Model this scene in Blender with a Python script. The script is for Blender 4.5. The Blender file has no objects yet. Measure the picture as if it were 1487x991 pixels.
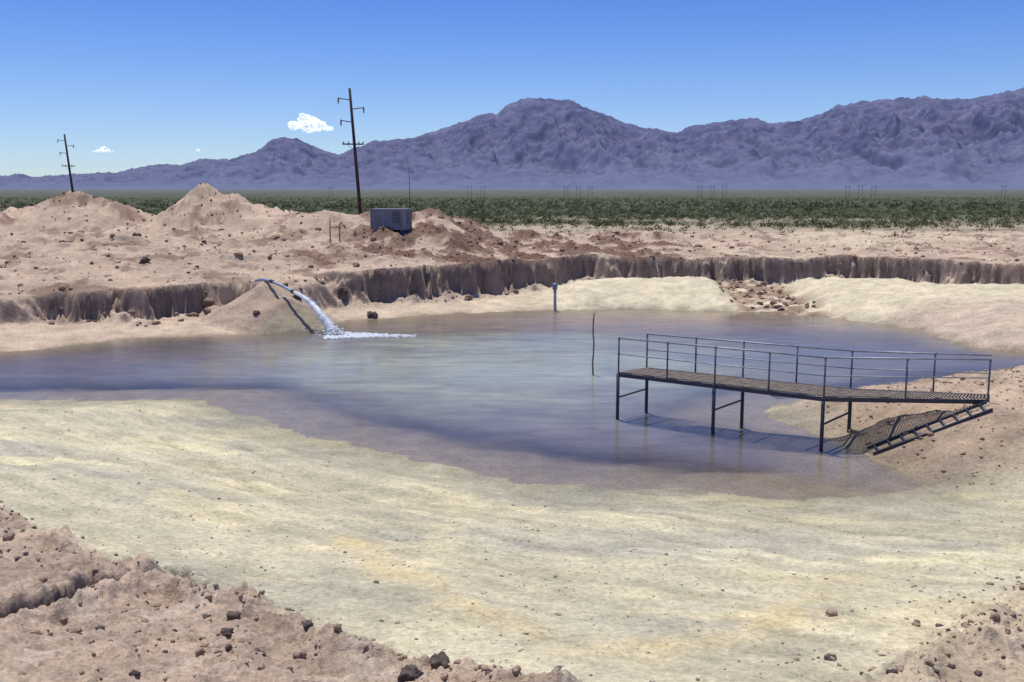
import bpy, math, random
import numpy as np
from mathutils import Vector, Matrix
random.seed(7); rng=np.random.default_rng(11)
scene=bpy.context.scene

# ------------------------------------------------------------------ noise
def _h(xi,yi,seed):
    h=(xi*374761393+yi*668265263+seed*974126177)&0xffffffff
    h=((h^(h>>13))*1274126177)&0xffffffff
    h=h^(h>>16)
    return h.astype(np.float64)/4294967296.0*2*np.pi
def pn(x,y,seed=0):
    x=np.asarray(x,float);y=np.asarray(y,float)
    xf=np.floor(x);yf=np.floor(y);xi=xf.astype(np.int64);yi=yf.astype(np.int64)
    fx=x-xf;fy=y-yf
    u=fx*fx*fx*(fx*(fx*6-15)+10);v=fy*fy*fy*(fy*(fy*6-15)+10)
    def g(a,b):
        an=_h(xi+a,yi+b,seed);return np.cos(an)*(fx-a)+np.sin(an)*(fy-b)
    n0=g(0,0)*(1-u)+g(1,0)*u;n1=g(0,1)*(1-u)+g(1,1)*u
    return (n0*(1-v)+n1*v)*1.5
def fbm(x,y,o=4,seed=0,gain=.5):
    s=0;a=1;t=0
    for i in range(o):
        s=s+a*pn(x*2**i+i*17.3,y*2**i-i*9.1,seed+i);t+=a;a*=gain
    return s/t
def ridged(x,y,o=4,seed=0,gain=.5):
    s=0;a=1;t=0
    for i in range(o):
        s=s+a*(1-np.minimum(1,2*np.abs(pn(x*2**i+i*7.3,y*2**i-i*3.1,seed+i))));t+=a;a*=gain
    return s/t
def ss(a,b,x):
    t=np.clip((x-a)/(b-a),0,1);return t*t*(3-2*t)

# ------------------------------------------------------------------ plan of the pit (metres)
WP=[(-30,31.5),(-16.3,31),(-9.8,31.3),(-8,29.2),(-5.9,26.6),(-2.4,24),(.2,21.9),(2.4,21.4),(5,20.9),(6.8,20.9),
    (9.2,21.2),(9.7,22),(9.4,23.2),(8.9,24.8),(8.7,26.2),(8.3,27.4),(7.9,28.4),(7.7,29.4),(8.6,30.6),(11,32),(15.3,34.3),
    (18.2,35.2),(24,37),(25,40.5),(21,41),(19.6,42.8),(19.8,47.8),(17,52.8),(12,56),(6.2,56.7),(2.2,56.3),(-3.5,54.5),
    (-8.5,51.3),(-11.2,47.5),(-14.1,45.8),(-17.2,45.1),(-21,40.8),(-30,38.5),(-36,35)]
CL=[(-200,20),(-45,38),(-33,42),(-24,46.6),(-18.4,48.8),(-14.3,52.2),(-10.2,55.8),(-5.6,57.6),(-1,61.5),(4.9,66.3),(13.8,65.2),(23.5,64.3),(31,60),(45,52),(200,20)]
BL=[(-40,28),(-14,17.6),(-7.4,14.15),(-5.3,12.15),(-3.5,10.75),(-2.2,9.7),(-.95,8.3),(.2,7.8),(.85,7.0),(1.2,5),(1.2,-5)]
BR=[(2.0,4),(2.3,7.4),(4.0,9.5),(5.9,11.6),(10,15.0),(30,25)]
CR=[(-4.9,8.9),(-4.6,9.5),(-4.5,10.1),(-4.2,10.8),(-3.95,11.05),(-3.5,10.55),(-3.0,10.1)]
RG=[(-2.6,14.5),(-1.7,12.6),(-.46,10.2),(.95,8.6),(2.4,9.6),(4.6,13.1)]
def segd(x,y,P,closed=False):
    d=np.full(np.shape(x),1e9)
    n=len(P)
    for i in range(n if closed else n-1):
        ax,ay=P[i];bx,by=P[(i+1)%n]
        ex,ey=bx-ax,by-ay
        t=np.clip(((x-ax)*ex+(y-ay)*ey)/(ex*ex+ey*ey),0,1)
        d=np.minimum(d,(x-ax-t*ex)**2+(y-ay-t*ey)**2)
    return np.sqrt(d)
def inside(x,y,P):
    c=np.zeros(np.shape(x),bool);n=len(P)
    for i in range(n):
        ax,ay=P[i];bx,by=P[(i+1)%n]
        if ay==by: continue
        c^=((ay>y)!=(by>y))&(x<(bx-ax)*(y-ay)/(by-ay)+ax)
    return c
def wd(x,y):
    d=segd(x,y,WP,True);d=np.where(inside(x,y,WP),-d,d)
    return d+.85*fbm(x*.4,y*.4,6,3,.62)
def cliffd(x,y):
    d=segd(x,y,CL)
    ly=np.interp(x,[p[0] for p in CL],[p[1] for p in CL])
    d=np.where(y>ly,d,-d)
    return d+1.6*fbm(x*.3,y*.3,6,8,.65)
def bankL(x,y):
    P=BL+[(-60,-5)]
    d=segd(x,y,BL);i=inside(x,y,P)
    return np.where(i,d,-d)+.55*fbm(x*.8,y*.8,6,21,.65)
def bankR(x,y):
    P=BR+[(60,24),(60,4)]
    d=segd(x,y,BR);i=inside(x,y,P)
    return np.where(i,d,-d)+.55*fbm(x*.8,y*.8,6,22,.65)

def fields(x,y):
    x=np.asarray(x,float);y=np.asarray(y,float)
    d=wd(x,y);dp=np.maximum(d,0)
    wF=ss(34,40,y)
    wM=ss(7.2,10,x)*ss(20.5,23.5,y)*(1-ss(38,42,y))
    L=1-ss(-6,1,x)
    dc=cliffd(x,y)
    hn=.2*np.minimum(dp,22)-.25*(1-np.exp(-dp/1.6))
    hn=hn+.10*fbm(x*.25,y*.25,3,5)*ss(0,3,d)+.03*fbm(x*1.1,y*1.1,3,55)*ss(0,1.5,d)
    hn=np.maximum(hn,.035*dp)
    hm=1.45*(1-np.exp(-.62*dp/1.45))-.07*np.maximum(0,y-26.2)*ss(0,4,d)+.04*np.maximum(0,x-13)
    lw=ss(8.3,8.9,x)*(1-ss(12.2,13,x))*np.exp(-((y-24.5)/.75)**4)
    hm=hm+.18*fbm(x*.9,y*.9,6,6,.65)*ss(0,1.5,d)*(1-.9*lw)
    sR=ss(1,5,x)
    hfL=.65*(1-np.exp(-.13*dp/.65))
    cap=1.62+.5*fbm(x*.2,y*.2,3,44)-.3*ss(19,26,x)
    gap=1-.6*ss(12.2,13.6,x)*(1-ss(16.5,18.5,x))
    hfR=cap*gap*(1-np.exp(-.42*dp/cap))
    hfR=hfR-(hfR-.75)*ss(-3.2,-.9,dc)*(hfR>.75)
    hf=hfL*(1-sR)+hfR*sR+.24*fbm(x*.6,y*.6,6,7,.65)*ss(0,2,d)
    hp=hn*(1-wF)+hf*wF
    hp=hp*(1-wM)+hm*wM
    hp=hp*(1-lw)+lw*np.clip((x-8.9)*.42+.02,.0,1.32)
    nr=(1-wF)*(1-wM)
    dn=np.minimum(d,0)
    fl=np.maximum(.16*dn,-.9)
    fl=np.where(nr>.5,np.maximum(np.where(dn>-2.2,.055*dn,.16*(dn+2.2)-.121),-.9)+.035*fbm(x*.6,y*.6,4,66),fl)
    hp=np.where(d<0,fl,hp)
    # sand cone and its toe below the discharge pipe
    wob_=.4*fbm(x*.9,y*.9,5,31,.6)
    r=np.hypot((x+12.4)/1.05,(y-50.2))+wob_
    cone=2.22*np.clip(1-r/3.5,0,1)**1.05
    cone2=1.55*np.clip(1-(np.hypot(x+11.2,y-48.9)+wob_)/2.5,0,1)
    cone=np.maximum(cone,cone2)
    hp=np.where(cone>.02,np.maximum(hp,cone),hp)
    T=np.interp(x,[-45,-24,-18,-10,-5,2,60],[1.5,1.65,1.9,2.05,2.3,2.45,2.5])+.3*fbm(x*.22,y*.1,4,12)
    fade=1-ss(82,104,y)
    rise=L*np.clip(dc*.13,0,2.3)*fade
    lump=.56*fbm(x*.33,y*.33,6,13,.65)+.7*np.maximum(0,ridged(x*.16,y*.2,4,16)-.6)*L
    bnd=ss(-15,-9,x)*(1-ss(9,16,x))*ss(58,62,y)*(1-ss(86,97,y))
    lump=lump+bnd*.75*np.clip(fbm(x*.45,y*.3,5,75,.6)+.08,0,1)
    lump=lump*ss(.2,3,dc)*(1-ss(100,125,y))
    ho=T+rise+lump+.16*fbm(x*1.2,y*1.2,5,14,.65)*ss(-.1,.6,dc)*(1-ss(100,125,y))
    rl=np.clip((x+19)/4,0,1)*np.clip((-1.0-x)/5,0,1)
    ho=ho+1.0*rl*np.exp(-((y-72-1.2*np.sin(x*.5))/3.2)**2)*(1+.35*fbm(x*.5,y*.3,3,19))
    wob=1.2*fbm(x*.35,y*.35,6,18,.62)
    m1=np.clip(1-(np.hypot((x+33)/1.3,y-76)+wob)/6.6,0,1)**1.15*3.1
    sx=np.where(x<-22.8,.9,1.4)
    m2=np.clip(1-(np.hypot((x+22.8)/sx,y-75)+wob)/6.0,0,1)**1.1*3.3
    m3=np.clip(1-(np.hypot((x+6.0)/1.3,y-74)+wob)/3.2,0,1)*.9
    m4=np.clip(1-(np.hypot((x+40)/1.3,y-72)+wob)/6,0,1)*2.
    mm_=np.maximum(np.maximum(m1,m2),np.maximum(m3,m4))
    ho=ho+mm_*(1-.35*np.clip(ridged(x*.5,y*.35,5,58)-.45,0,1))
    ho=ho+.45*np.exp(-((x+8.3)**2/5+(y-68.2)**2/3))*(1+.4*fbm(x,y,3,59))
    ho=ho+(1-L)*.5*np.exp(-((y-84-3*np.sin(x*.12))/3.5)**2)*(1+fbm(x*.4,y*.4,3,52))
    plain=2.4+.16*fbm(x*.12,y*.12,4,15)+np.maximum(0,y-1500)*.011
    wp_=ss(100,125,y)
    ho=ho*(1-wp_)+plain*wp_
    slump=1.9*np.clip(fbm(x*.16,y*.16,3,64)*2.6-.15,0,1)+.35*np.clip(fbm(x*.9,y*.9,3,65)+.3,0,1)
    k=ss(-.12-slump,.22,dc)
    h=hp*(1-k)+ho*k
    tal=.46*np.exp(-np.abs(dc+.5)/.6)*np.clip(fbm(x*.5,y*.5,4,61)*2.2+.35,0,1.4)*(y>36)
    h=h+tal*(1-k)*ss(.3,1,d)
    near=(y<36)
    bl=bankL(x,y);br=bankR(x,y)
    kl=ss(-.05,.35,bl)*near;kr=ss(-.2,.8,br)*near
    lumpn=.20*fbm(x*1.2,y*1.2,6,25,.68)+.08*ridged(x*2.4,y*2.4,4,27,.6)
    h=h+kl*(.02+lumpn)+kr*(.05+lumpn*.9)
    edge=np.exp(-((bl-.35)/.3)**2)*near*(.05+.24*fbm(x*1.8,y*1.8,5,28,.6))
    edge=edge+np.exp(-((br-.5)/.35)**2)*near*(.10+.26*fbm(x*1.8,y*1.8,5,29,.6))
    h=h+edge
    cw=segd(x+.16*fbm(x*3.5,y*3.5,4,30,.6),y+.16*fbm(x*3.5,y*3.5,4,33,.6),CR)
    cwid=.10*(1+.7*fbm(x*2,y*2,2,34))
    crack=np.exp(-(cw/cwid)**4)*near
    h=h-.45*crack+.12*np.exp(-((cw-.26)/.12)**2)*near*(1+fbm(x*3,y*3,3,38))
    rg=segd(x,y,RG)+.35*fbm(x*1.5,y*1.5,4,35)
    rgm=np.exp(-(rg/.3)**2)*near*(1-kl)*np.clip(.6+1.2*fbm(x*.8,y*.8,3,36),0,1)
    h=h+.03*rgm
    q=(x*.60+y*.80);p=(x*.80-y*.60)
    st=fbm(q*2.2,p*.12,5,37,.6)
    ramp=near*ss(.5,2,d)*(1-kl)*(1-kr)*(1-wM)
    h=h+.014*st*ramp
    # wheel ruts left by the loader
    rut=0
    for q0,w_,cv in ((9.6,.16,.010),(11.3,.16,.010),(12.9,.18,-.006),(14.7,.18,-.006),(15.6,.15,.014),(17.3,.15,.014),(19.2,.2,.004)):
        dq=q-q0-cv*p*p+.12*fbm(p*.5,q0+p*0,3,39)
        rut=np.maximum(rut,np.exp(-(dq/w_)**4)*np.clip(.55+1.3*fbm(p*.25+q0,q0*3+p*0,3,40),0,1))
    rut=rut*ramp*(x<9)
    h=h-.028*rut*(1+.5*np.sin(p*26))
    return dict(h=h,d=d,dc=dc,k=k,kl=kl,kr=kr,crack=crack,rgm=rgm,st=st,ramp=ramp,wM=wM,wF=wF,L=L,sR=sR,cone=cone,wp=wp_,bnd=bnd,rut=rut)
def H(x,y):
    return float(fields(np.array([x]),np.array([y]))['h'][0])

# ------------------------------------------------------------------ helpers
def mat(name):
    m=bpy.data.materials.new(name);m.use_nodes=True
    n=m.node_tree.nodes;l=m.node_tree.links;n.clear()
    o=n.new('ShaderNodeOutputMaterial');return m,n,l,o
def simple_mat(name,col,rough=.6,metal=0,var=.25,scale=6,bump=.3,bd=.02):
    m,n,l,o=mat(name)
    b=n.new('ShaderNodeBsdfPrincipled');l.new(b.outputs[0],o.inputs[0])
    b.inputs['Roughness'].default_value=rough;b.inputs['Metallic'].default_value=metal
    if rough>.84: b.inputs['Specular IOR Level'].default_value=.15
    g=n.new('ShaderNodeNewGeometry')
    t=n.new('ShaderNodeTexNoise');t.inputs['Scale'].default_value=scale;t.inputs['Detail'].default_value=6
    l.new(g.outputs['Position'],t.inputs['Vector'])
    mr=n.new('ShaderNodeMapRange');mr.inputs['From Min'].default_value=.3;mr.inputs['From Max'].default_value=.7
    mr.inputs['To Min'].default_value=1-var;mr.inputs['To Max'].default_value=1+var
    l.new(t.outputs['Fac'],mr.inputs['Value'])
    v=n.new('ShaderNodeVectorMath');v.operation='SCALE';v.inputs[0].default_value=col
    l.new(mr.outputs[0],v.inputs['Scale']);l.new(v.outputs[0],b.inputs['Base Color'])
    if bump:
        bp=n.new('ShaderNodeBump');bp.inputs['Strength'].default_value=bump;bp.inputs['Distance'].default_value=bd
        l.new(t.outputs['Fac'],bp.inputs['Height']);l.new(bp.outputs[0],b.inputs['Normal'])
    return m
def mesh_np(name,V,F,material=None,smooth=True,parent=None):
    me=bpy.data.meshes.new(name)
    V=np.asarray(V,np.float32);F=np.asarray(F,np.int32)
    me.vertices.add(len(V));me.vertices.foreach_set('co',V.ravel())
    nf,k=F.shape
    me.loops.add(nf*k);me.loops.foreach_set('vertex_index',F.ravel())
    me.polygons.add(nf);me.polygons.foreach_set('loop_start',np.arange(nf,dtype=np.int32)*k)
    me.polygons.foreach_set('loop_total',np.full(nf,k,np.int32))
    me.polygons.foreach_set('use_smooth',np.full(nf,smooth))
    me.update(calc_edges=True)
    ob=bpy.data.objects.new(name,me);scene.collection.objects.link(ob)
    if material: me.materials.append(material)
    if parent: ob.parent=parent
    return ob
def grid_faces(R,C):
    i=np.arange(R-1)[:,None]*C+np.arange(C-1)[None,:]
    return np.stack([i,i+1,i+1+C,i+C],-1).reshape(-1,4)
def empty(name,loc=(0,0,0)):
    e=bpy.data.objects.new(name,None);e.location=loc;scene.collection.objects.link(e);return e
class MB:
    def __init__(s): s.v=[];s.f=[]
    def box(s,c,size,R=None):
        c=Vector(c);hx,hy,hz=[a/2 for a in size];b=len(s.v)
        for dx,dy,dz in [(-1,-1,-1),(1,-1,-1),(1,1,-1),(-1,1,-1),(-1,-1,1),(1,-1,1),(1,1,1),(-1,1,1)]:
            p=Vector((dx*hx,dy*hy,dz*hz));
            if R: p=R@p
            s.v.append(c+p)
        for q in [(0,3,2,1),(4,5,6,7),(0,1,5,4),(1,2,6,5),(2,3,7,6),(3,0,4,7)]: s.f.append([b+i for i in q])
    def beam(s,a,b_,w,hgt):
        a=Vector(a);b_=Vector(b_);d=b_-a;L=d.length;x=d.normalized();y=Vector((0,0,1)).cross(x)
        if y.length<1e-4:y=Vector((0,1,0))
        y.normalize();z=x.cross(y);R=Matrix((x,y,z)).transposed()
        s.box((a+b_)/2,(L,w,hgt),R)
    def tube(s,pts,rads,n=10,cap=True):
        pts=[Vector(p) for p in pts]
        if not hasattr(rads,'__len__'): rads=[rads]*len(pts)
        rings=[]
        for i,p in enumerate(pts):
            t=(pts[min(i+1,len(pts)-1)]-pts[max(i-1,0)]).normalized()
            u=t.cross(Vector((0,0,1)) if abs(t.z)<.95 else Vector((0,1,0))).normalized();w=t.cross(u)
            b=len(s.v);rings.append(b)
            for k in range(n):
                a=2*math.pi*k/n;s.v.append(p+(u*math.cos(a)+w*math.sin(a))*rads[i])
        for i in range(len(pts)-1):
            for k in range(n):
                k2=(k+1)%n;s.f.append([rings[i]+k,rings[i]+k2,rings[i+1]+k2,rings[i+1]+k])
        if cap:
            s.f.append([rings[0]+k for k in range(n)][::-1]);s.f.append([rings[-1]+k for k in range(n)])
    def obj(s,name,material,parent=None,smooth=False,bevel=0):
        me=bpy.data.meshes.new(name);me.from_pydata([tuple(v) for v in s.v],[],s.f);me.update()
        ob=bpy.data.objects.new(name,me);scene.collection.objects.link(ob);me.materials.append(material)
        if smooth:
            for p in me.polygons:p.use_smooth=True
        if bevel:
            b=ob.modifiers.new('bevel','BEVEL');b.width=bevel;b.segments=2;b.limit_method='ANGLE'
        if parent: ob.parent=parent
        return ob
def ico(sub):
    import bmesh
    bm=bmesh.new();bmesh.ops.create_icosphere(bm,subdivisions=sub,radius=1)
    v=np.array([p.co[:] for p in bm.verts]);f=np.array([[q.index for q in p.verts] for p in bm.faces]);bm.free();return v,f
def rocks(name,pos,size,material,flat=.7,sub=2,smooth=False,seed=0):
    bv,bf=ico(sub);n=len(pos);pos=np.asarray(pos);size=np.asarray(size)
    r=np.random.default_rng(seed)
    V=np.zeros((n,len(bv),3))
    vars_=[]
    for k in range(24):
        o=k*13.7
        dsp=1+.55*pn(bv[:,0]*1.3+o,bv[:,1]*1.3+bv[:,2]*1.7,k)+.3*pn(bv[:,0]*3+o,bv[:,2]*3-bv[:,1]*2,k+50)
        vars_.append(bv*dsp[:,None]*np.array([1,.8+.3*r.random(),flat])[None])
    vars_=np.array(vars_)
    idx=r.integers(0,24,n);a=r.random(n)*2*np.pi;ca,sa=np.cos(a),np.sin(a)
    B=vars_[idx]
    V[:,:,0]=B[:,:,0]*ca[:,None]-B[:,:,1]*sa[:,None];V[:,:,1]=B[:,:,0]*sa[:,None]+B[:,:,1]*ca[:,None];V[:,:,2]=B[:,:,2]
    V=V*size[:,None,None]+pos[:,None,:]
    F=bf[None]+(np.arange(n)*len(bv))[:,None,None]
    return mesh_np(name,V.reshape(-1,3),F.reshape(-1,3),material,smooth)

# ------------------------------------------------------------------ ground sheet
rad=np.concatenate([np.geomspace(1.2,6,80,endpoint=False),np.geomspace(6,20,350,endpoint=False),np.geomspace(20,44,170,endpoint=False),
    np.arange(44,70,.12),np.geomspace(70,130,120,endpoint=False),np.geomspace(130,15000,110)])
ang=np.radians(np.concatenate([np.linspace(-75,-32,40,endpoint=False),np.linspace(-32,32,660),np.linspace(32,75,41)[1:]]))
RR,AA=np.meshgrid(rad,ang,indexing='ij')
X=RR*np.sin(AA);Y=RR*np.cos(AA)
f=fields(X,Y);Z=f['h']
ramp=np.array([.61,.54,.375]);dirt=np.array([.50,.375,.28]);spoil=np.array([.52,.39,.29]);white=np.array([.68,.585,.41])
brown=np.array([.16,.09,.065]);cliffc=np.array([.22,.16,.14]);veg=np.array([.064,.076,.034])
def mix(a,b,t): return a*(1-t[...,None])+b*t[...,None]
C=np.broadcast_to(ramp,X.shape+(3,)).copy()
big=fbm(X*.18,Y*.18,5,70,.6)
C=C*(1+.28*big[...,None])
C=mix(C,np.array([.44,.41,.33]),np.clip(.2+2.2*fbm(X*.13+4,Y*.3,6,71,.6),0,1)*.8)
C=mix(C,np.array([.78,.67,.42]),ss(.03,.30,fbm(X*.3+8,Y*.45,6,73,.62))*.75)
C=C*(1+.35*(f['st']*f['ramp'])[...,None])
C=mix(C,np.array([.78,.62,.33]),np.clip(f['rgm']*.8,0,1))
C=C*(1-.16*f['rut'])[...,None]
C=mix(C,np.broadcast_to(dirt,C.shape)*(1+.6*fbm(X*.7,Y*.7,6,79,.65)[...,None]),np.maximum(f['kl'],f['kr']*.75))
C=mix(C,np.array([.62,.52,.41]),ss(.15,.35,fbm(X*1.1,Y*1.1,4,84))*np.maximum(f['kl'],f['kr'])*.5)
dW=f['d']+.7*fbm(X*.8,Y*.8,5,83,.6)
wetl=np.exp(-np.maximum(dW,0)/(.35+1.3*(1-f['wF'])))
far=f['wF']
fc=mix(np.broadcast_to(np.array([.58,.45,.33]),C.shape),np.broadcast_to(white,C.shape),np.clip(f['sR']*1.0+.45*ss(-8,2,X),0,1))
rough=ss(12.2,13.4,X)*(1-ss(16.3,18,X))*ss(.0,.4,fbm(X*.8,Y*.8,3,72)+.35)
fc=mix(fc,brown*1.6,rough*.8)
fc=mix(fc,np.array([.54,.42,.32]),ss(17,20,X)*(1-ss(49,53,Y))*.8)
fc=fc*(1+.4*fbm(X*.5,Y*.5,6,85,.65)[...,None])
C=mix(C,fc,far)
C=mix(C,np.broadcast_to(np.array([.51,.38,.27]),C.shape)*(1+.6*fbm(X*.5,Y*.5,5,78,.62)[...,None]),f['wM'])
C=mix(C,np.broadcast_to(np.array([.47,.355,.265]),C.shape),np.clip(f['cone']*3,0,1))
sp=np.broadcast_to(spoil,C.shape)*(1+.45*fbm(X*.2,Y*.2,6,74,.65)[...,None])
sp=mix(sp,white*.95,ss(.05,.3,fbm(X*.09+3,Y*.09,4,77))*.6*(1-f['L']))
spots=ss(-.10,.06,fbm(X*.45,Y*.3,5,75,.6))
sp=mix(sp,brown*1.1,np.clip(f['bnd']*spots*.85+ .6*ss(.05,.22,fbm(X*.3+9,Y*.3,6,76,.65)),0,1))
C=mix(C,sp,f['k'])
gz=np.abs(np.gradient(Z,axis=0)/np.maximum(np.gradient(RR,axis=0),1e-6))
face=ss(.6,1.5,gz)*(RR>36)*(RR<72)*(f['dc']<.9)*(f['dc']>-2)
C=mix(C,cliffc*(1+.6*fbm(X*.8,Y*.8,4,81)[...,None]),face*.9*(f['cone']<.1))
strata=np.exp(-np.abs(f['dc']+.45)/.4)*(Y>40)*(1-f['k'])*np.clip(.6+1.2*fbm(X*.4,Y*.4,3,82),0,1)
C=mix(C,cliffc*1.3,np.clip(strata*.8,0,1)*(f['cone']<.1))
C=C*(1-.42*wetl*(f['k']<.5))[...,None]
C=np.where((f['d']<0)[...,None],np.array([.34,.28,.205]),C)
C=mix(C,np.array([.035,.022,.018]),np.clip(f['crack']*1.6,0,1))  # moist soil, painted near-black to stand in for shade in the crack
pl=f['wp']
soil=np.array([.42,.34,.24])
vm=np.clip(.25+1.3*fbm(X*.05,Y*.05,4,80),0,1)*(1-ss(135,220,Y))+ss(125,220,Y)*.93
pc=mix(np.broadcast_to(soil,C.shape),np.broadcast_to(veg,C.shape)*(1+.6*fbm(X*.01,Y*.004,4,86)[...,None]),np.clip(vm,0,1))
C=mix(C,pc,pl)
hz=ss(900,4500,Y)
C=mix(C,np.array([.15,.16,.20]),hz)  # distance haze painted into the ground colour
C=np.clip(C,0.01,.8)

gm,n,l,o=mat('ground_soil')
b=n.new('ShaderNodeBsdfPrincipled');b.inputs['Roughness'].default_value=.95;b.inputs['Specular IOR Level'].default_value=.15
l.new(b.outputs[0],o.inputs[0])
at=n.new('ShaderNodeAttribute');at.attribute_name='soil_colour'
g=n.new('ShaderNodeNewGeometry')
def noise(sc,det=6,ro=.6):
    t=n.new('ShaderNodeTexNoise');t.inputs['Scale'].default_value=sc;t.inputs['Detail'].default_value=det;t.inputs['Roughness'].default_value=ro
    l.new(g.outputs['Position'],t.inputs['Vector']);return t
n1=noise(1.3,8,.7);n2=noise(12,6,.7);n3=noise(60,3)
def mr(src,a,b_,c,d):
    m_=n.new('ShaderNodeMapRange')
    for k,v in zip(['From Min','From Max','To Min','To Max'],[a,b_,c,d]): m_.inputs[k].default_value=v
    l.new(src,m_.inputs['Value']);return m_.outputs[0]
def mul(a,b_):
    m_=n.new('ShaderNodeMath');m_.operation='MULTIPLY';l.new(a,m_.inputs[0]);l.new(b_,m_.inputs[1]);return m_.outputs[0]
s=mul(mul(mr(n1.outputs['Fac'],.3,.7,.76,1.2),mr(n2.outputs['Fac'],.3,.7,.68,1.28)),mr(n3.outputs['Fac'],.3,.7,.86,1.13))
v=n.new('ShaderNodeVectorMath');v.operation='SCALE';l.new(at.outputs['Color'],v.inputs[0]);l.new(s,v.inputs['Scale'])
l.new(v.outputs[0],b.inputs['Base Color'])
bp=n.new('ShaderNodeBump');bp.inputs['Strength'].default_value=.75;bp.inputs['Distance'].default_value=.15;l.new(n1.outputs['Fac'],bp.inputs['Height'])
bp2=n.new('ShaderNodeBump');bp2.inputs['Strength'].default_value=.8;bp2.inputs['Distance'].default_value=.045;l.new(n2.outputs['Fac'],bp2.inputs['Height']);l.new(bp.outputs[0],bp2.inputs['Normal'])
l.new(bp2.outputs[0],b.inputs['Normal'])

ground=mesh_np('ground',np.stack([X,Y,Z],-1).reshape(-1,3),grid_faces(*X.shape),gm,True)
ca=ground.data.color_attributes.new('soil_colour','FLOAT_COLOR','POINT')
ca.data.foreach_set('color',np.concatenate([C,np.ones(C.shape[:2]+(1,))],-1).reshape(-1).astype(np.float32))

# ------------------------------------------------------------------ water
wx=np.arange(-38,27,.16);wy=np.arange(19,59,.16)
WX,WY=np.meshgrid(wx,wy,indexing='ij')
wf=fields(WX,WY);dep=-wf['h']
keep=(dep>-.12)&(wf['d']<.8)
fa=grid_faces(*WX.shape)[:,::-1];kk=keep.reshape(-1)[fa].any(1);fa=fa[kk]
used=np.unique(fa);rm=np.full(WX.size,-1);rm[used]=np.arange(len(used))
WV=np.stack([WX,WY,np.zeros_like(WX)],-1).reshape(-1,3)[used]
wm,n,l,o=mat('turbid_water')
g=n.new('ShaderNodeNewGeometry')
at=n.new('ShaderNodeAttribute');at.attribute_name='water_body'
dif=n.new('ShaderNodeBsdfDiffuse');tr=n.new('ShaderNodeBsdfTransparent')
gl=n.new('ShaderNodeBsdfGlossy');gl.inputs['Roughness'].default_value=.09
mx=n.new('ShaderNodeMixShader');l.new(at.outputs['Alpha'],mx.inputs[0]);l.new(tr.outputs[0],mx.inputs[1]);l.new(dif.outputs[0],mx.inputs[2])
t3=n.new('ShaderNodeTexNoise');t3.inputs['Scale'].default_value=.9;t3.inputs['Detail'].default_value=8;t3.inputs['Roughness'].default_value=.7
mp=n.new('ShaderNodeMapping');mp.inputs['Scale'].default_value=(.7,1.8,1);l.new(g.outputs['Position'],mp.inputs['Vector']);l.new(mp.outputs[0],t3.inputs['Vector'])
m3=n.new('ShaderNodeMapRange')
for k,vv in zip(['From Min','From Max','To Min','To Max'],[.3,.7,.75,1.25]): m3.inputs[k].default_value=vv
l.new(t3.outputs['Fac'],m3.inputs['Value'])
vs_=n.new('ShaderNodeVectorMath');vs_.operation='SCALE';l.new(at.outputs['Color'],vs_.inputs[0]);l.new(m3.outputs[0],vs_.inputs['Scale'])
l.new(vs_.outputs[0],dif.inputs['Color'])
t1=n.new('ShaderNodeTexNoise');t1.inputs['Scale'].default_value=3.4;t1.inputs['Detail'].default_value=5;l.new(mp.outputs[0],t1.inputs['Vector'])
t2=n.new('ShaderNodeTexNoise');t2.inputs['Scale'].default_value=.12;t2.inputs['Detail'].default_value=3;l.new(g.outputs['Position'],t2.inputs['Vector'])
m2=n.new('ShaderNodeMapRange')
for k,vv in zip(['From Min','From Max','To Min','To Max'],[.4,.6,.15,.5]): m2.inputs[k].default_value=vv
l.new(t2.outputs['Fac'],m2.inputs['Value'])
bp=n.new('ShaderNodeBump');bp.inputs['Distance'].default_value=.04;l.new(m2.outputs[0],bp.inputs['Strength']);l.new(t1.outputs['Fac'],bp.inputs['Height'])
l.new(bp.outputs[0],gl.inputs['Normal'])
fr=n.new('ShaderNodeFresnel');fr.inputs['IOR'].default_value=1.33
fm=n.new('ShaderNodeMath');fm.operation='MULTIPLY';fm.inputs[1].default_value=.9;l.new(fr.outputs[0],fm.inputs[0])
mx2=n.new('ShaderNodeMixShader');l.new(fm.outputs[0],mx2.inputs[0]);l.new(mx.outputs[0],mx2.inputs[1]);l.new(gl.outputs[0],mx2.inputs[2]);l.new(mx2.outputs[0],o.inputs[0])
water=mesh_np('water',WV,rm[fa],wm,True)
cx=WX.ravel()[used];cy=WY.ravel()[used];dd=dep.ravel()[used]
mid=np.exp(-(((cx+.3)/9.5)**2+((cy-38.5)/8.5)**2))*(1.3+1.3*fbm(cx*.2,cy*.4,5,90,.6))
mid=np.clip(mid,0,1)
wc=mix(np.broadcast_to(np.array([.145,.118,.13]),(len(cx),3)),np.broadcast_to(np.array([.33,.335,.255]),(len(cx),3)),mid)
fw=ss(44,52,cy);wc=mix(wc,np.array([.33,.25,.19]),fw*.8)
wc=wc*(1+.24*fbm(cx*.15,cy*.5,6,91,.62))[:,None]
al=np.clip(.10+ss(0,.55,dd)**.8*.88,0,1)
ca=water.data.color_attributes.new('water_body','FLOAT_COLOR','POINT')
ca.data.foreach_set('color',np.concatenate([wc,al[:,None]],-1).reshape(-1).astype(np.float32))

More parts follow.
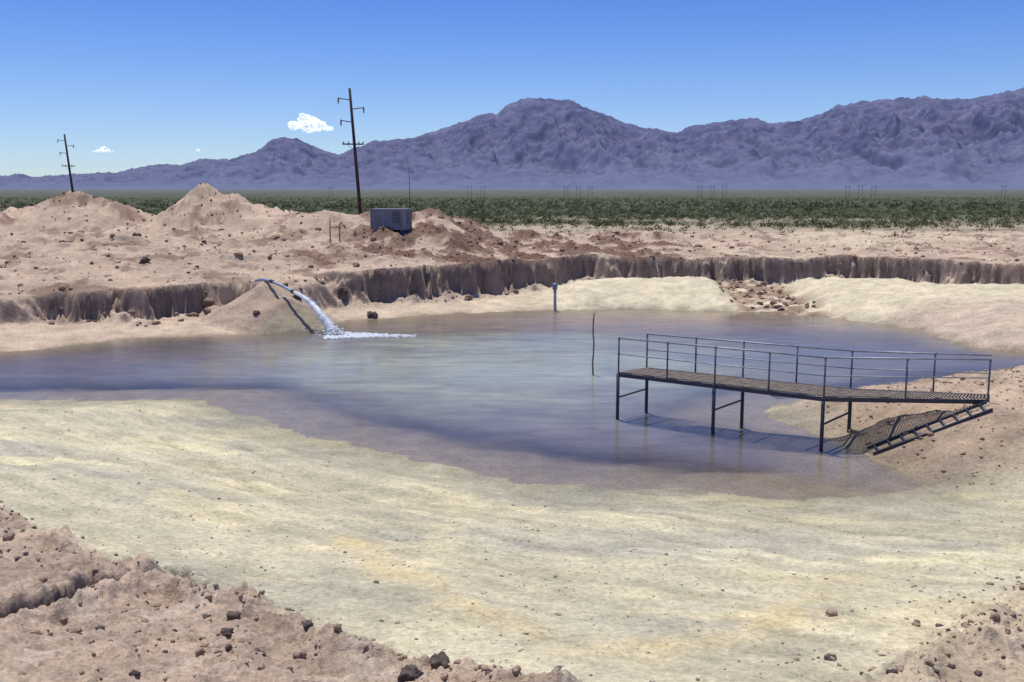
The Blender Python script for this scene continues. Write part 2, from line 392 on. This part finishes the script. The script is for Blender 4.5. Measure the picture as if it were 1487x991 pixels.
# ------------------------------------------------------------------ mountains
U=[(-560,2),(-300,5),(-100,8),(0,13),(50,17),(110,21),(170,23),(190,31),(230,40),(260,38),(290,47),(330,47),(370,57),(395,75),(410,79),(430,77),
 (455,66),(490,53),(510,61),(540,73),(600,78),(650,93),(700,111),(710,115),(722,111),(735,125),(765,135),(800,134),(830,130),(870,115),
 (900,101),(940,93),(985,85),(1005,95),(1040,101),(1090,106),(1130,98),(1160,103),(1190,111),(1215,125),(1260,131),(1330,136),
 (1400,132),(1440,141),(1487,151),(1560,160),(1650,150),(1800,120),(2100,90)]
PX=np.array([(a-743.5)*4.75 for a,_ in U]);PZ=np.array([b_*4.72 for _,b_ in U])
mxs=np.linspace(-6300,6300,1000);mys=np.concatenate([np.linspace(3600,7000,260),np.linspace(7015,9500,50)])
MX,MY=np.meshgrid(mxs,mys,indexing='ij')
s_=np.clip((MY-3900)/3100,0,1.6)
P=np.interp(MX*7000/MY*1.0,PX,PZ)
P=P*(1+.05*fbm(MX/160,MX*0+3,5,100,.7))+18*fbm(MX/90,MY*0+1,5,101,.75)
rd=ridged(MX/480+.4*fbm(MX/900,MY/900,2,103),MY/1500,6,102,.6)
s2=s_+(rd-.55)*1.7*np.clip(s_,0,1)*(1-np.clip(s_,0,1))
env=np.where(s_<1,np.clip(s2,0,1)**1.45,1-(s_-1)*1.5)
hills=110*np.clip(1-np.abs(MY-5000)/700,0,1)*np.clip(fbm(MX/500,MY/500,4,105)+.15,0,1)
MZ=2.4+np.maximum(0,MY-1500)*.011-14*(1-ss(0,.12,s_))+P*env*(1-(.011*5500*1.0)/np.maximum(P,200)*0.6)+hills
MZ=MZ+58*(ridged(MX/170,MY/260,6,106,.65)-.5)*np.clip(s_*3,0,1)*(1-.8*ss(.9,1,s_))
mm,n,l,o=mat('hazed_mountain_rock')
b=n.new('ShaderNodeBsdfDiffuse');l.new(b.outputs[0],o.inputs[0])
g=n.new('ShaderNodeNewGeometry')
sx_=n.new('ShaderNodeSeparateXYZ');l.new(g.outputs['Position'],sx_.inputs[0])
t=n.new('ShaderNodeTexNoise');t.inputs['Scale'].default_value=.006;t.inputs['Detail'].default_value=10;t.inputs['Roughness'].default_value=.78;l.new(g.outputs['Position'],t.inputs['Vector'])
r=n.new('ShaderNodeValToRGB');r.color_ramp.elements[0].position=.38;r.color_ramp.elements[0].color=(.078,.090,.175,1);r.color_ramp.elements[1].position=.64;r.color_ramp.elements[1].color=(.18,.18,.28,1)  # blue-violet aerial haze mixed into the rock colours
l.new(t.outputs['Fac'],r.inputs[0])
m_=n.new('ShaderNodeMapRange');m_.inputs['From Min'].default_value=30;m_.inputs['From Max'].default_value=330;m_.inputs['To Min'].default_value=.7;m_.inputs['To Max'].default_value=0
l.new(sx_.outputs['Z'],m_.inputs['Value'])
mc=n.new('ShaderNodeMixRGB');l.new(m_.outputs[0],mc.inputs[0]);l.new(r.outputs[0],mc.inputs[1]);mc.inputs[2].default_value=(.155,.175,.27,1)  # paler haze painted in towards the foot of the range
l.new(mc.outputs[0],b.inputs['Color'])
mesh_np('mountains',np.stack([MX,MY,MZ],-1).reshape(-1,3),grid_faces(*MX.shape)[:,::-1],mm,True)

# ------------------------------------------------------------------ desert scrub (one mass)
def scrub():
    V=[];cols=[]
    def add(px,py,pz,sz,nl,ll=(.05,.13)):
        n_=len(px)
        a=rng.random((n_,nl))*2*np.pi;rr=np.sqrt(rng.random((n_,nl)))*.6;hh=rng.random((n_,nl))
        cx=px[:,None]+np.cos(a)*rr*sz[:,None]*(.5+.6*hh);cy=py[:,None]+np.sin(a)*rr*sz[:,None]*(.5+.6*hh);cz=pz[:,None]+hh*sz[:,None]*.75*(1-.6*rr)
        ls=sz[:,None]*rng.uniform(ll[0],ll[1],(n_,nl))
        P0=np.stack([cx,cy,cz],-1)
        tri=[]
        for k in range(3):
            o_=rng.normal(size=(n_,nl,3))*.75;o_[...,2]*=1.1
            tri.append(P0+o_*ls[...,None])
        V.append(np.stack(tri,2).reshape(-1,3))
        tone=rng.uniform(.75,1.25,(n_,1))*(1+.5*fbm(px*.02,py*.008,3,130))[:,None]
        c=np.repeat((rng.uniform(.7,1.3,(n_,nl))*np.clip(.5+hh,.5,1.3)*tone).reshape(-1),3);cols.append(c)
    def scat(n_,r0,r1,amin=-34,amax=34):
        a=np.radians(rng.uniform(amin,amax,n_));r_=r0*(r1/r0)**(rng.random(n_))
        return r_*np.sin(a),r_*np.cos(a)
    x,y=scat(8500,132,340);k=fbm(x*.03,y*.03,3,120)+rng.random(len(x))*.6+.6*ss(140,200,y)>.22;x,y=x[k],y[k]
    z=fields(x,y)['h'];add(x,y,z-.05,rng.uniform(.5,1.35,len(x)),38)
    x,y=scat(11000,320,1800);z=fields(x,y)['h'];add(x,y,z-.1,rng.uniform(.9,1.9,len(x)),14,(.09,.2))
    a=np.radians(rng.uniform(-2,34,1100));r_=rng.uniform(84,150,1100);x=r_*np.sin(a);y=r_*np.cos(a)
    k=rng.random(1100)<ss(90,145,y)*.8+.05+.15*ss(20,34,np.degrees(a));x,y=x[k],y[k];z=fields(x,y)['h'];add(x,y,z-.05,rng.uniform(.35,1.1,len(x)),40)
    V=np.concatenate(V);c=np.concatenate(cols)
    m,n,l,o=mat('scrub_leaves');b=n.new('ShaderNodeBsdfPrincipled');b.inputs['Roughness'].default_value=.9;b.inputs['Specular IOR Level'].default_value=.15
    at=n.new('ShaderNodeAttribute');at.attribute_name='leaf';l.new(at.outputs['Color'],b.inputs['Base Color']);l.new(b.outputs[0],o.inputs[0])
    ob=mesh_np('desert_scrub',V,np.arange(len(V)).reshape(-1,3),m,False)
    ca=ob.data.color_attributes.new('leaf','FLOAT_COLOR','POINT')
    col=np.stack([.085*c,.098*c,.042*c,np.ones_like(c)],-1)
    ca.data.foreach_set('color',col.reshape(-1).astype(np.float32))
scrub()

# ------------------------------------------------------------------ soil clods and stones
clodm=simple_mat('clod_soil',(.34,.245,.18),.95,0,.4,14,.9,.04)
darkm=simple_mat('dark_stone',(.12,.09,.08),.9,0,.45,12,.9,.04)
pebm=simple_mat('pale_gravel',(.52,.46,.35),.9,0,.35,8,.3)
greym=simple_mat('grey_gravel',(.24,.20,.17),.9,0,.35,8,.3)
fallm=simple_mat('fallen_soil',(.25,.175,.135),.95,0,.4,3,.6)
spoilm=simple_mat('spoil_lumps',(.28,.185,.135),.95,0,.45,4,.6,.05)
def place(x,y,s,sink=.15):
    z=fields(x,y)['h'];return np.stack([x,y,z+s*sink],-1)
x=rng.uniform(-12,11,42000);y=rng.uniform(4.5,17.5,42000);F=fields(x,y)
ed=np.exp(-np.abs(bankL(x,y)-.3)/.5);er=np.exp(-np.abs(bankR(x,y)-.4)/.5)
cl_=np.clip(.5+1.8*fbm(x*.7,y*.7,4,150),.1,1.3)
prob=(F['kl']*(.16+.5*ed)+F['kr']*.26+.46*er*(x>1.5))*cl_
k=(rng.random(len(x))<prob)&(F['d']>1)&(F['crack']<.2);x,y=x[k],y[k]
s=np.clip(rng.lognormal(-4.25,.62,len(x)),.007,.10)
rocks('soil_clods',place(x,y,s),s,clodm,.75,2,True,1)
k=rng.random(len(x))<.17;xx=x[k]+.2;yy=y[k]+.13;s=np.clip(rng.lognormal(-3.8,.5,len(xx)),.014,.08)
rocks('dark_stones',place(xx,yy,s),s,darkm,.7,2,True,2)
x=rng.uniform(-16,14,13000);y=rng.uniform(6,30,13000);F=fields(x,y);k=(F['ramp']>.3)&(rng.random(len(x))<np.clip(1.4-.05*y+fbm(x*.5,y*.5,3,140),0.15,1));x,y=x[k],y[k]
s=np.clip(rng.lognormal(-4.5,.5,len(x)),.006,.045)
h_=len(x)//2
rocks('gravel',place(x[:h_],y[:h_],s[:h_]),s[:h_],pebm,.6,1,False,3)
rocks('gravel',place(x[h_:],y[h_:],s[h_:]),s[h_:]*.9,greym,.6,1,False,13)
x=rng.uniform(-42,40,18000);y=rng.uniform(44,100,18000);F=fields(x,y);lum=fbm(x*.45,y*.3,5,75,.6)
k=(F['k']>.5)&(rng.random(len(x))<.15+.85*ss(-.05,.15,lum)*np.maximum(F['bnd'],.35));x,y=x[k],y[k]
s=np.clip(rng.lognormal(-2.75,.5,len(x)),.03,.28)
rocks('spoil_clods',place(x,y,s),s,spoilm,.7,1,True,4)
x=rng.uniform(-30,34,9000);y=rng.uniform(42,68,9000);F=fields(x,y)
rp=(x>12.4)&(x<17.2)&(F['d']>.8)
k=(((F['dc']>-1.1)&(F['dc']<0)&(rng.random(len(x))<.35))|(rp&(rng.random(len(x))<.45)&(F['k']<.5)))&(F['cone']<.3);x,y=x[k],y[k]
s=np.clip(rng.lognormal(-2.5,.5,len(x)),.03,.24)
rocks('fallen_clods',place(x,y,s),s,fallm,.75,2,True,5)
x=rng.uniform(8,20,3600);y=rng.uniform(20,36,3600);F=fields(x,y);k=(F['d']>.1)&(rng.random(len(x))<.5*F['wM']);x,y=x[k],y[k]
s=np.clip(rng.lognormal(-3.6,.5,len(x)),.012,.10);rocks('mound_clods',place(x,y,s),s,clodm,.7,1,True,6)
for (bx,by,bs) in [(-7.45,52.6,.30),(-10.9,50.4,.24),(-9.4,55.2,.28),(-12.4,48.0,.15),(12.3,20.6,.15),(12.6,23.2,.14),(-.82,7.45,.095),(-.62,7.9,.08),(-2.6,8.6,.06),(-1.9,8.75,.06),(.45,7.3,.06),(-15.5,66,.22),(-24,64,.25),(-20,69,.22),(-27,60,.25),(-21,57,.27)]:
    rocks('boulder',[(bx,by,H(bx,by)+bs*.25)],[bs],darkm,.72,3,True,int(abs(bx*10)))

# ------------------------------------------------------------------ walkway
steel=simple_mat('galvanised_steel',(.30,.32,.37),.5,.4,.2,4,.1)
dsteel=simple_mat('dark_painted_steel',(.035,.040,.065),.55,.2,.3,4,.1)
wood=simple_mat('rusty_grating',(.24,.195,.16),.85,0,.35,5,.4)
wk=empty('metal_walkway')
DZ=1.38
A0,A1=Vector((3.12,28.5,DZ)),Vector((8.0,25.0,DZ))
B0,B1=Vector((4.0,29.3,DZ)),Vector((9.0,26.05,DZ))
A2,B2=Vector((12.05,24.7,DZ)),Vector((12.35,25.3,DZ))
dk=MB();fr_=MB()
def deck(a0,b0,a1,b1,pitch=.09,gap=.04):
    L=(a1-a0).length;nn=int(L/pitch)
    for i in range(nn):
        t0=(i+.0)/nn;t1=(i+1-gap/pitch)/nn
        p=[a0.lerp(a1,t0),a0.lerp(a1,t1),b0.lerp(b1,t1),b0.lerp(b1,t0)]
        b_=len(dk.v);jz=random.uniform(-.003,.003)
        for q in p: dk.v.append(q+Vector((0,0,.025+jz)))
        for q in p: dk.v.append(q+Vector((0,0,.0)))
        for q in [(0,1,2,3),(7,6,5,4),(0,4,5,1),(1,5,6,2),(2,6,7,3),(3,7,4,0)]: dk.f.append([b_+j for j in q])
deck(A0,B0,A1,B1);deck(A1+(A1-A0).normalized()*.01,B1+(B1-B0).normalized()*.01,A2,B2)
dk.obj('deck',wood,wk)
z_=Vector((0,0,-.06))
out1=(A0-B0).normalized()*.03
for a,b_,s_n in ((A0,A1,1),(A1,A2,1),(B0,B1,-1),(B1,B2,-1)):
    fr_.beam(a+z_+out1*s_n,b_+z_+out1*s_n,.05,.11)
for i in range(9):
    t=i/8;fr_.beam(A0.lerp(A1,t)+z_,B0.lerp(B1,t)+z_,.05,.09)
for i in range(1,4):
    t=i/3;fr_.beam(A1.lerp(A2,t)+z_,B1.lerp(B2,t)+z_,.05,.09)
fr_.obj('deck_frame',dsteel,wk)
rl=MB();ps=MB();lg=MB()
def rail(pts,posts):
    for a,b_ in zip(pts[:-1],pts[1:]):
        for hh,rr in ((1.02,.024),(.55,.015)):
            rl.tube([a+Vector((0,0,hh)),b_+Vector((0,0,hh))],rr,8)
    for p in posts:
        ps.tube([p+Vector((0,0,-.1)),p+Vector((0,0,1.0))],.025,8)
        rl.tube([p+Vector((0,0,1.0)),p+Vector((0,0,1.06))],.036,8)
oA=out1*1.2
fa_=[A0.lerp(A1,t)+oA for t in (0,.26,.5,.755,1)]+[A1.lerp(A2,.5)+oA,A2+oA]
fb_=[B0.lerp(B1,t)-oA for t in (0,.26,.5,.755,1)]+[B1.lerp(B2,.6)-oA]
rail([fa_[0],fa_[4],fa_[6]],fa_);rail([fb_[0],fb_[4],B2-oA],fb_)
rl.obj('handrails',steel,wk,True);ps.obj('railing_posts',simple_mat('post_steel',(.10,.115,.17),.5,.3,.2,4,.1),wk,True)
for t in (0,.5,1):
    a=A0.lerp(A1,t)+oA*1.5;b_=B0.lerp(B1,t)-oA*1.5
    for p in (a,b_):
        g0=min(H(p.x,p.y),0)-.4
        lg.tube([(p.x,p.y,g0),(p.x,p.y,DZ-.02)],.05,10)
    lg.tube([(a.x,a.y,.66),(b_.x,b_.y,.74)],.028,8)
lg.obj('legs',dsteel,wk,True)
# ladder-shaped bars standing in for the deck frame's shadow on the bank
ld=empty('deck_shadow_bars')
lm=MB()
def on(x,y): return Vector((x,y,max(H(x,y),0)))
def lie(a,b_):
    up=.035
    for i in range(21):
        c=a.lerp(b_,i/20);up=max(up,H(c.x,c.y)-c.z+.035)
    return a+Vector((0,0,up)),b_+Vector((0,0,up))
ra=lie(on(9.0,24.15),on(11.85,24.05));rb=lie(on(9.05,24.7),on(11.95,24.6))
lm.tube(ra,.034,8);lm.tube(rb,.034,8);lm.obj('shadow_edge_bars',dsteel,ld,True)
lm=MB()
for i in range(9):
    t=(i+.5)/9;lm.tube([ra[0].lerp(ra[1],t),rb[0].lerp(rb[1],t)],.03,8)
lm.obj('shadow_cross_bars',dsteel,ld,True)

# ------------------------------------------------------------------ depth stake, gauge pipe
stk=MB();pts=[(2.95+.02*math.sin(i*1.7),35.7,-.6+i*.36) for i in range(9)];stk.tube(pts,[.032-.001*i for i in range(9)],8)
stk.obj('depth_stake',simple_mat('stake_wood',(.16,.12,.07),.8,0,.3,9,.3),None,True)
e=empty('standpipe')
p=MB();p.tube([(2.45,56.2,-.4),(2.43,56.2,1.2)],.085,12);p.obj('pipe',simple_mat('pipe_grey',(.35,.37,.42),.5,.2),e,True)
p=MB();p.tube([(2.43,56.2,1.15),(2.43,56.2,1.2),(2.43,56.2,1.5),(2.43,56.2,1.56)],[.10,.14,.14,.06],12);p.obj('cap',simple_mat('cap_blue',(.16,.21,.35),.5,.1),e,True)

# ------------------------------------------------------------------ discharge pipe and jet
dp_=empty('discharge_pipe')
p=MB();pp=[(-13.2,51.2,2.12),(-12.6,50.3,2.26),(-12.0,49.7,2.20),(-11.3,48.95,2.04),(-10.6,48.2,1.82)];p.tube(pp,.075,14,False)
p.obj('pipe',simple_mat('dull_aluminium_pipe',(.36,.39,.48),.45,.4),dp_,True)
p=MB();p.tube([(-10.72,48.33,1.86),(-10.56,48.16,1.80)],.095,14,False);p.tube([(-12.1,49.82,2.22),(-11.9,49.6,2.18)],.095,14,False);p.obj('flange',dsteel,dp_,True)
wwm,n,l,o=mat('white_water')
b=n.new('ShaderNodeBsdfPrincipled');b.inputs['Base Color'].default_value=(.90,.92,.95,1);b.inputs['Roughness'].default_value=.4
tl=n.new('ShaderNodeBsdfTranslucent');tl.inputs['Color'].default_value=(.9,.93,.97,1);ms=n.new('ShaderNodeMixShader');ms.inputs[0].default_value=.45
l.new(b.outputs[0],ms.inputs[1]);l.new(tl.outputs[0],ms.inputs[2]);l.new(ms.outputs[0],o.inputs[0])
N=44
p0=Vector((-10.6,48.2,1.82))
tEnd=( -.9+math.sqrt(.81+2*9.8*1.85))/9.8
vx=Vector(((-8.25-p0.x)/tEnd,(46.05-p0.y)/tEnd,-.9))
jv=[];jf=[];NN=16
for i in range(N):
    t=tEnd*i/(N-1);c=p0+vx*t+Vector((0,0,-4.9*t*t))
    rr=.075+.14*(i/(N-1))**1.3
    tn=(vx+Vector((0,0,-9.8*t))).normalized();u=tn.cross(Vector((0,0,1))).normalized();w=tn.cross(u)
    for k in range(NN):
        a=2*math.pi*k/NN;q=rr*(1+(.2+.9*i/N)*float(fbm(k*.9+.3,i*.35+t,2,200)))
        jv.append(c+(u*math.cos(a)*1.15+w*math.sin(a))*q)
for i in range(N-1):
    for k in range(NN):
        k2=(k+1)%NN;jf.append([i*NN+k,i*NN+k2,(i+1)*NN+k2,(i+1)*NN+k])
me=bpy.data.meshes.new('water_jet');me.from_pydata([tuple(q) for q in jv],[],jf);me.update()
for q in me.polygons:q.use_smooth=True
jet=bpy.data.objects.new('water_jet',me);scene.collection.objects.link(jet);me.materials.append(wwm)
ps_=[];sz=[]
for i in range(2400):
    x=-8.6+random.expovariate(1/1.4)
    if x>-4.5: continue
    k=(x+8.6)/4.1
    y=45.95+random.gauss(0,.42*(1-.5*k))-.1*k;s=random.uniform(.03,.11)*(1-.4*k)
    ps_.append((x,y,.0+s*.1));sz.append(s)
for i in range(260):
    a=random.random()*6.28;rr=abs(random.gauss(0,.35));ps_.append((-8.25+rr*math.cos(a),46.05+rr*math.sin(a),abs(random.gauss(0,.18))));sz.append(random.uniform(.015,.06))
for i in range(160):
    t=tEnd*random.uniform(.25,1);c=p0+vx*t+Vector((0,0,-4.9*t*t));ps_.append((c.x+random.gauss(0,.1),c.y+random.gauss(0,.1),c.z+random.gauss(-.04,.12)));sz.append(random.uniform(.012,.04))
rocks('splash_foam',ps_,sz,wwm,.45,2,True,9)

# ------------------------------------------------------------------ generator enclosure
cx,cy=-8.35,69.3;cz=4.12
ce=empty('equipment_container',(0,0,0))
ct=simple_mat('container_paint',(.19,.20,.27),.6,.1,.2,2,.15)
ctd=simple_mat('container_louvre',(.075,.08,.12),.6,.1,.2,2,.1)
R=Matrix.Rotation(math.radians(-16),3,'Z');K=.9
def cb(mb,lx,ly,lz,sx,sy,sz_): mb.box(Vector((cx,cy,cz))+R@(Vector((lx,ly,lz))*K),(sx*K,sy*K,sz_*K),R)
mb=MB();cb(mb,0,0,.80,2.7,1.5,1.45)
for i in range(14): cb(mb,-1.24+i*.19,-.765,.80,.07,.03,1.36)
mb.obj('body',ct,ce,False,.01)
mb=MB();cb(mb,0,0,1.56,2.84,1.64,.07);cb(mb,0,0,.04,2.8,1.56,.08)
for sx in (-1.36,1.36):
    for sy in (-.76,.76): cb(mb,sx,sy,.8,.07,.07,1.44)
mb.obj('roof_and_corner_posts',simple_mat('container_trim',(.26,.27,.33),.6,.1),ce,False,.01)
mb=MB()
for i in range(7): cb(mb,.75,-.80,.55+i*.13,.6,.03,.05)
for i in range(6): cb(mb,1.375,.05,.5+i*.15,.03,.8,.06)
mb.obj('louvres',ctd,ce)
mb=MB()
for sx in (-1.1,0,1.1): cb(mb,sx,0,-.45,.14,1.4,.9)
mb.obj('skids',ctd,ce)

vs=empty('post_frame')
mb=MB()
for (px,py,hh) in ((-12.05,66.2,1.5),(-11.45,66.4,1.25)):
    g0=H(px,py);mb.tube([(px,py,g0-.3),(px+.03,py,g0+hh)],.04,8)
g0=H(-12.05,66.2);mb.tube([(-12.03,66.2,g0+.95),(-11.43,66.4,g0+.95)],.025,8);mb.obj('posts',simple_mat('post_wood',(.14,.10,.08),.8),vs,True)

# ------------------------------------------------------------------ power poles
pw=simple_mat('creosoted_pole',(.055,.04,.045),.85,0,.3,3,.3);ins=simple_mat('insulator',(.25,.26,.30),.3)
def pole(x,y,z0,z1,lean,arms=True,yaw=0,r=.17):
    e=empty('utility_pole')
    top=Vector((x-lean,y,z1));bot=Vector((x,y,z0))
    m=MB();m.tube([bot,bot.lerp(top,.5),top],[r,r*.85,r*.65],12);m.obj('pole',pw,e,True)
    if arms:
        m=MB();im=MB();c,s=math.cos(yaw),math.sin(yaw)
        def at(t,o,dz=0): 
            q=top.lerp(bot,t);return Vector((q.x+o*c,q.y+o*s,q.z+dz))
        LL=(z1-z0)
        for t,o1,o2 in ((.9/LL,-.95,0),(1.6/LL,0,.95),(2.6/LL,-.9,.0)):
            m.tube([at(t,0),at(t,o1 or o2,.12)],.035,8)
            im.tube([at(t,o1 or o2,-.3),at(t,o1 or o2,.0),at(t,o1 or o2,.22)],[.05,.075,.05],8)
        t=4.3/LL;m.beam(at(t,-.95),at(t,.75),.08,.10)
        m.tube([at(t,-.6),at(t+.5/LL,0)],.018,6);m.tube([at(t,.5),at(t+.5/LL,0)],.018,6)
        for o_ in (-.85,-.45,.35,.68): im.tube([at(t,o_,.05),at(t,o_,.2)],[.045,.055],8)
        m.obj('crossarms',pw,e);im.obj('insulators',ins,e,True)
pole(-12.0,80,H(-12,80)-1,14.75,.72,True,.15,.15)
pole(-60.2,139,1.5,14.7,1.1,True,.5,.18)
pole(-31.5,310,1.5,15.5,.1,False,0,.10)
for (bx,by) in [(-40,950),(-28,960),(50,930),(62,940),(74,950),(168,900),(180,905),(192,910),(290,870),(303,875),(316,880),(-180,1000),(420,860)]:
    e=empty('transmission_pole');m=MB();z0=2
    m.tube([(bx-1.6,by,z0),(bx-1.6,by,z0+13)],.12,6);m.tube([(bx+1.6,by,z0),(bx+1.6,by,z0+13)],.12,6);m.beam((bx-4,by,z0+11.8),(bx+4,by,z0+11.8),.2,.18)
    m.tube([(bx-1.6,by,z0+8),(bx+1.6,by,z0+11.5)],.05,6);m.obj('frame',pw,e)

# ------------------------------------------------------------------ clouds
cm,n,l,o=mat('glowing_cloud_vapour')
df=n.new('ShaderNodeBsdfDiffuse');df.inputs['Color'].default_value=(.95,.95,.96,1)
em=n.new('ShaderNodeEmission');em.inputs['Color'].default_value=(.72,.80,.95,1);em.inputs['Strength'].default_value=.55  # added glow for light scattered inside the cloud; lifts its shaded side
ms=n.new('ShaderNodeAddShader');l.new(df.outputs[0],ms.inputs[0]);l.new(em.outputs[0],ms.inputs[1])
tr=n.new('ShaderNodeBsdfTransparent');lw=n.new('ShaderNodeLayerWeight');lw.inputs[0].default_value=.3
g=n.new('ShaderNodeNewGeometry');t=n.new('ShaderNodeTexNoise');t.inputs['Scale'].default_value=.012;t.inputs['Detail'].default_value=7;t.inputs['Roughness'].default_value=.65;l.new(g.outputs['Position'],t.inputs['Vector'])
ad=n.new('ShaderNodeMath');ad.operation='ADD';l.new(lw.outputs['Facing'],ad.inputs[0]);l.new(t.outputs['Fac'],ad.inputs[1])
m_=n.new('ShaderNodeMapRange');m_.inputs['From Min'].default_value=.55;m_.inputs['From Max'].default_value=1.15;l.new(ad.outputs[0],m_.inputs['Value'])
ms2=n.new('ShaderNodeMixShader');l.new(m_.outputs[0],ms2.inputs[0]);l.new(ms.outputs[0],ms2.inputs[1]);l.new(tr.outputs[0],ms2.inputs[2]);l.new(ms2.outputs[0],o.inputs[0])
def cloud(x,y,z,w,h,nb,seed):
    r=random.Random(seed);ps=[];sz=[]
    for i in range(nb):
        a=max(-1,min(1,r.gauss(0,.45)));top=(1-abs(a-.05)**1.3)
        hh=top*r.random()**1.2
        ps.append((x+a*w/2,y+r.uniform(-w*.12,w*.12),z+hh*h*.62));sz.append(h*r.uniform(.20,.34)*(1-.45*abs(a)))
    rocks('cloud',ps,sz,cm,.75,4,True,seed)
cloud(-3040,15000,970,720,260,44,1);cloud(-6050,15000,640,300,95,16,2);cloud(-4650,15000,645,110,45,6,3)

# ------------------------------------------------------------------ sky, sun, camera
SE=math.radians(74);AZ=math.radians(-25)
S=Vector((math.sin(AZ)*math.cos(SE),math.cos(AZ)*math.cos(SE),math.sin(SE)))
sl=bpy.data.lights.new('sun','SUN');sl.energy=4.2;sl.angle=math.radians(.5);sl.color=(1,.955,.88)
so=bpy.data.objects.new('sun',sl);so.rotation_euler=S.to_track_quat('Z','Y').to_euler();so.location=(0,0,60);scene.collection.objects.link(so)
w=bpy.data.worlds.new('World');scene.world=w;w.use_nodes=True;n=w.node_tree.nodes;l=w.node_tree.links;n.clear()
o=n.new('ShaderNodeOutputWorld');bg=n.new('ShaderNodeBackground');bg.inputs['Strength'].default_value=.125
sk=n.new('ShaderNodeTexSky');sk.sky_type='NISHITA';sk.sun_disc=False;sk.sun_elevation=SE;sk.sun_rotation=AZ;sk.altitude=1200;sk.air_density=1.0;sk.dust_density=.5;sk.ozone_density=3
tc=n.new('ShaderNodeTexCoord');sx=n.new('ShaderNodeSeparateXYZ');l.new(tc.outputs['Generated'],sx.inputs[0])
cr=n.new('ShaderNodeValToRGB');cr.color_ramp.interpolation='EASE'
cr.color_ramp.elements[0].position=0;cr.color_ramp.elements[0].color=(.72,.81,1.0,1)
cr.color_ramp.elements[1].position=.25;cr.color_ramp.elements[1].color=(.33,.52,1.0,1)
e_=cr.color_ramp.elements.new(.6);e_.color=(.55,.75,1.0,1)
l.new(sx.outputs['Z'],cr.inputs[0])
mc=n.new('ShaderNodeMixRGB');mc.blend_type='MULTIPLY';mc.inputs[0].default_value=1
l.new(sk.outputs[0],mc.inputs[1]);l.new(cr.outputs[0],mc.inputs[2]);l.new(mc.outputs[0],bg.inputs['Color']);l.new(bg.outputs[0],o.inputs[0])
cam=bpy.data.cameras.new('camera');co=bpy.data.objects.new('camera',cam);scene.collection.objects.link(co)
co.location=(0,0,6.5);co.rotation_euler=(math.radians(90-8.36),0,0);cam.lens=35;cam.sensor_width=36;cam.clip_end=60000;cam.clip_start=.1
scene.camera=co
scene.view_settings.view_transform='Standard';scene.view_settings.look='None';scene.view_settings.exposure=0
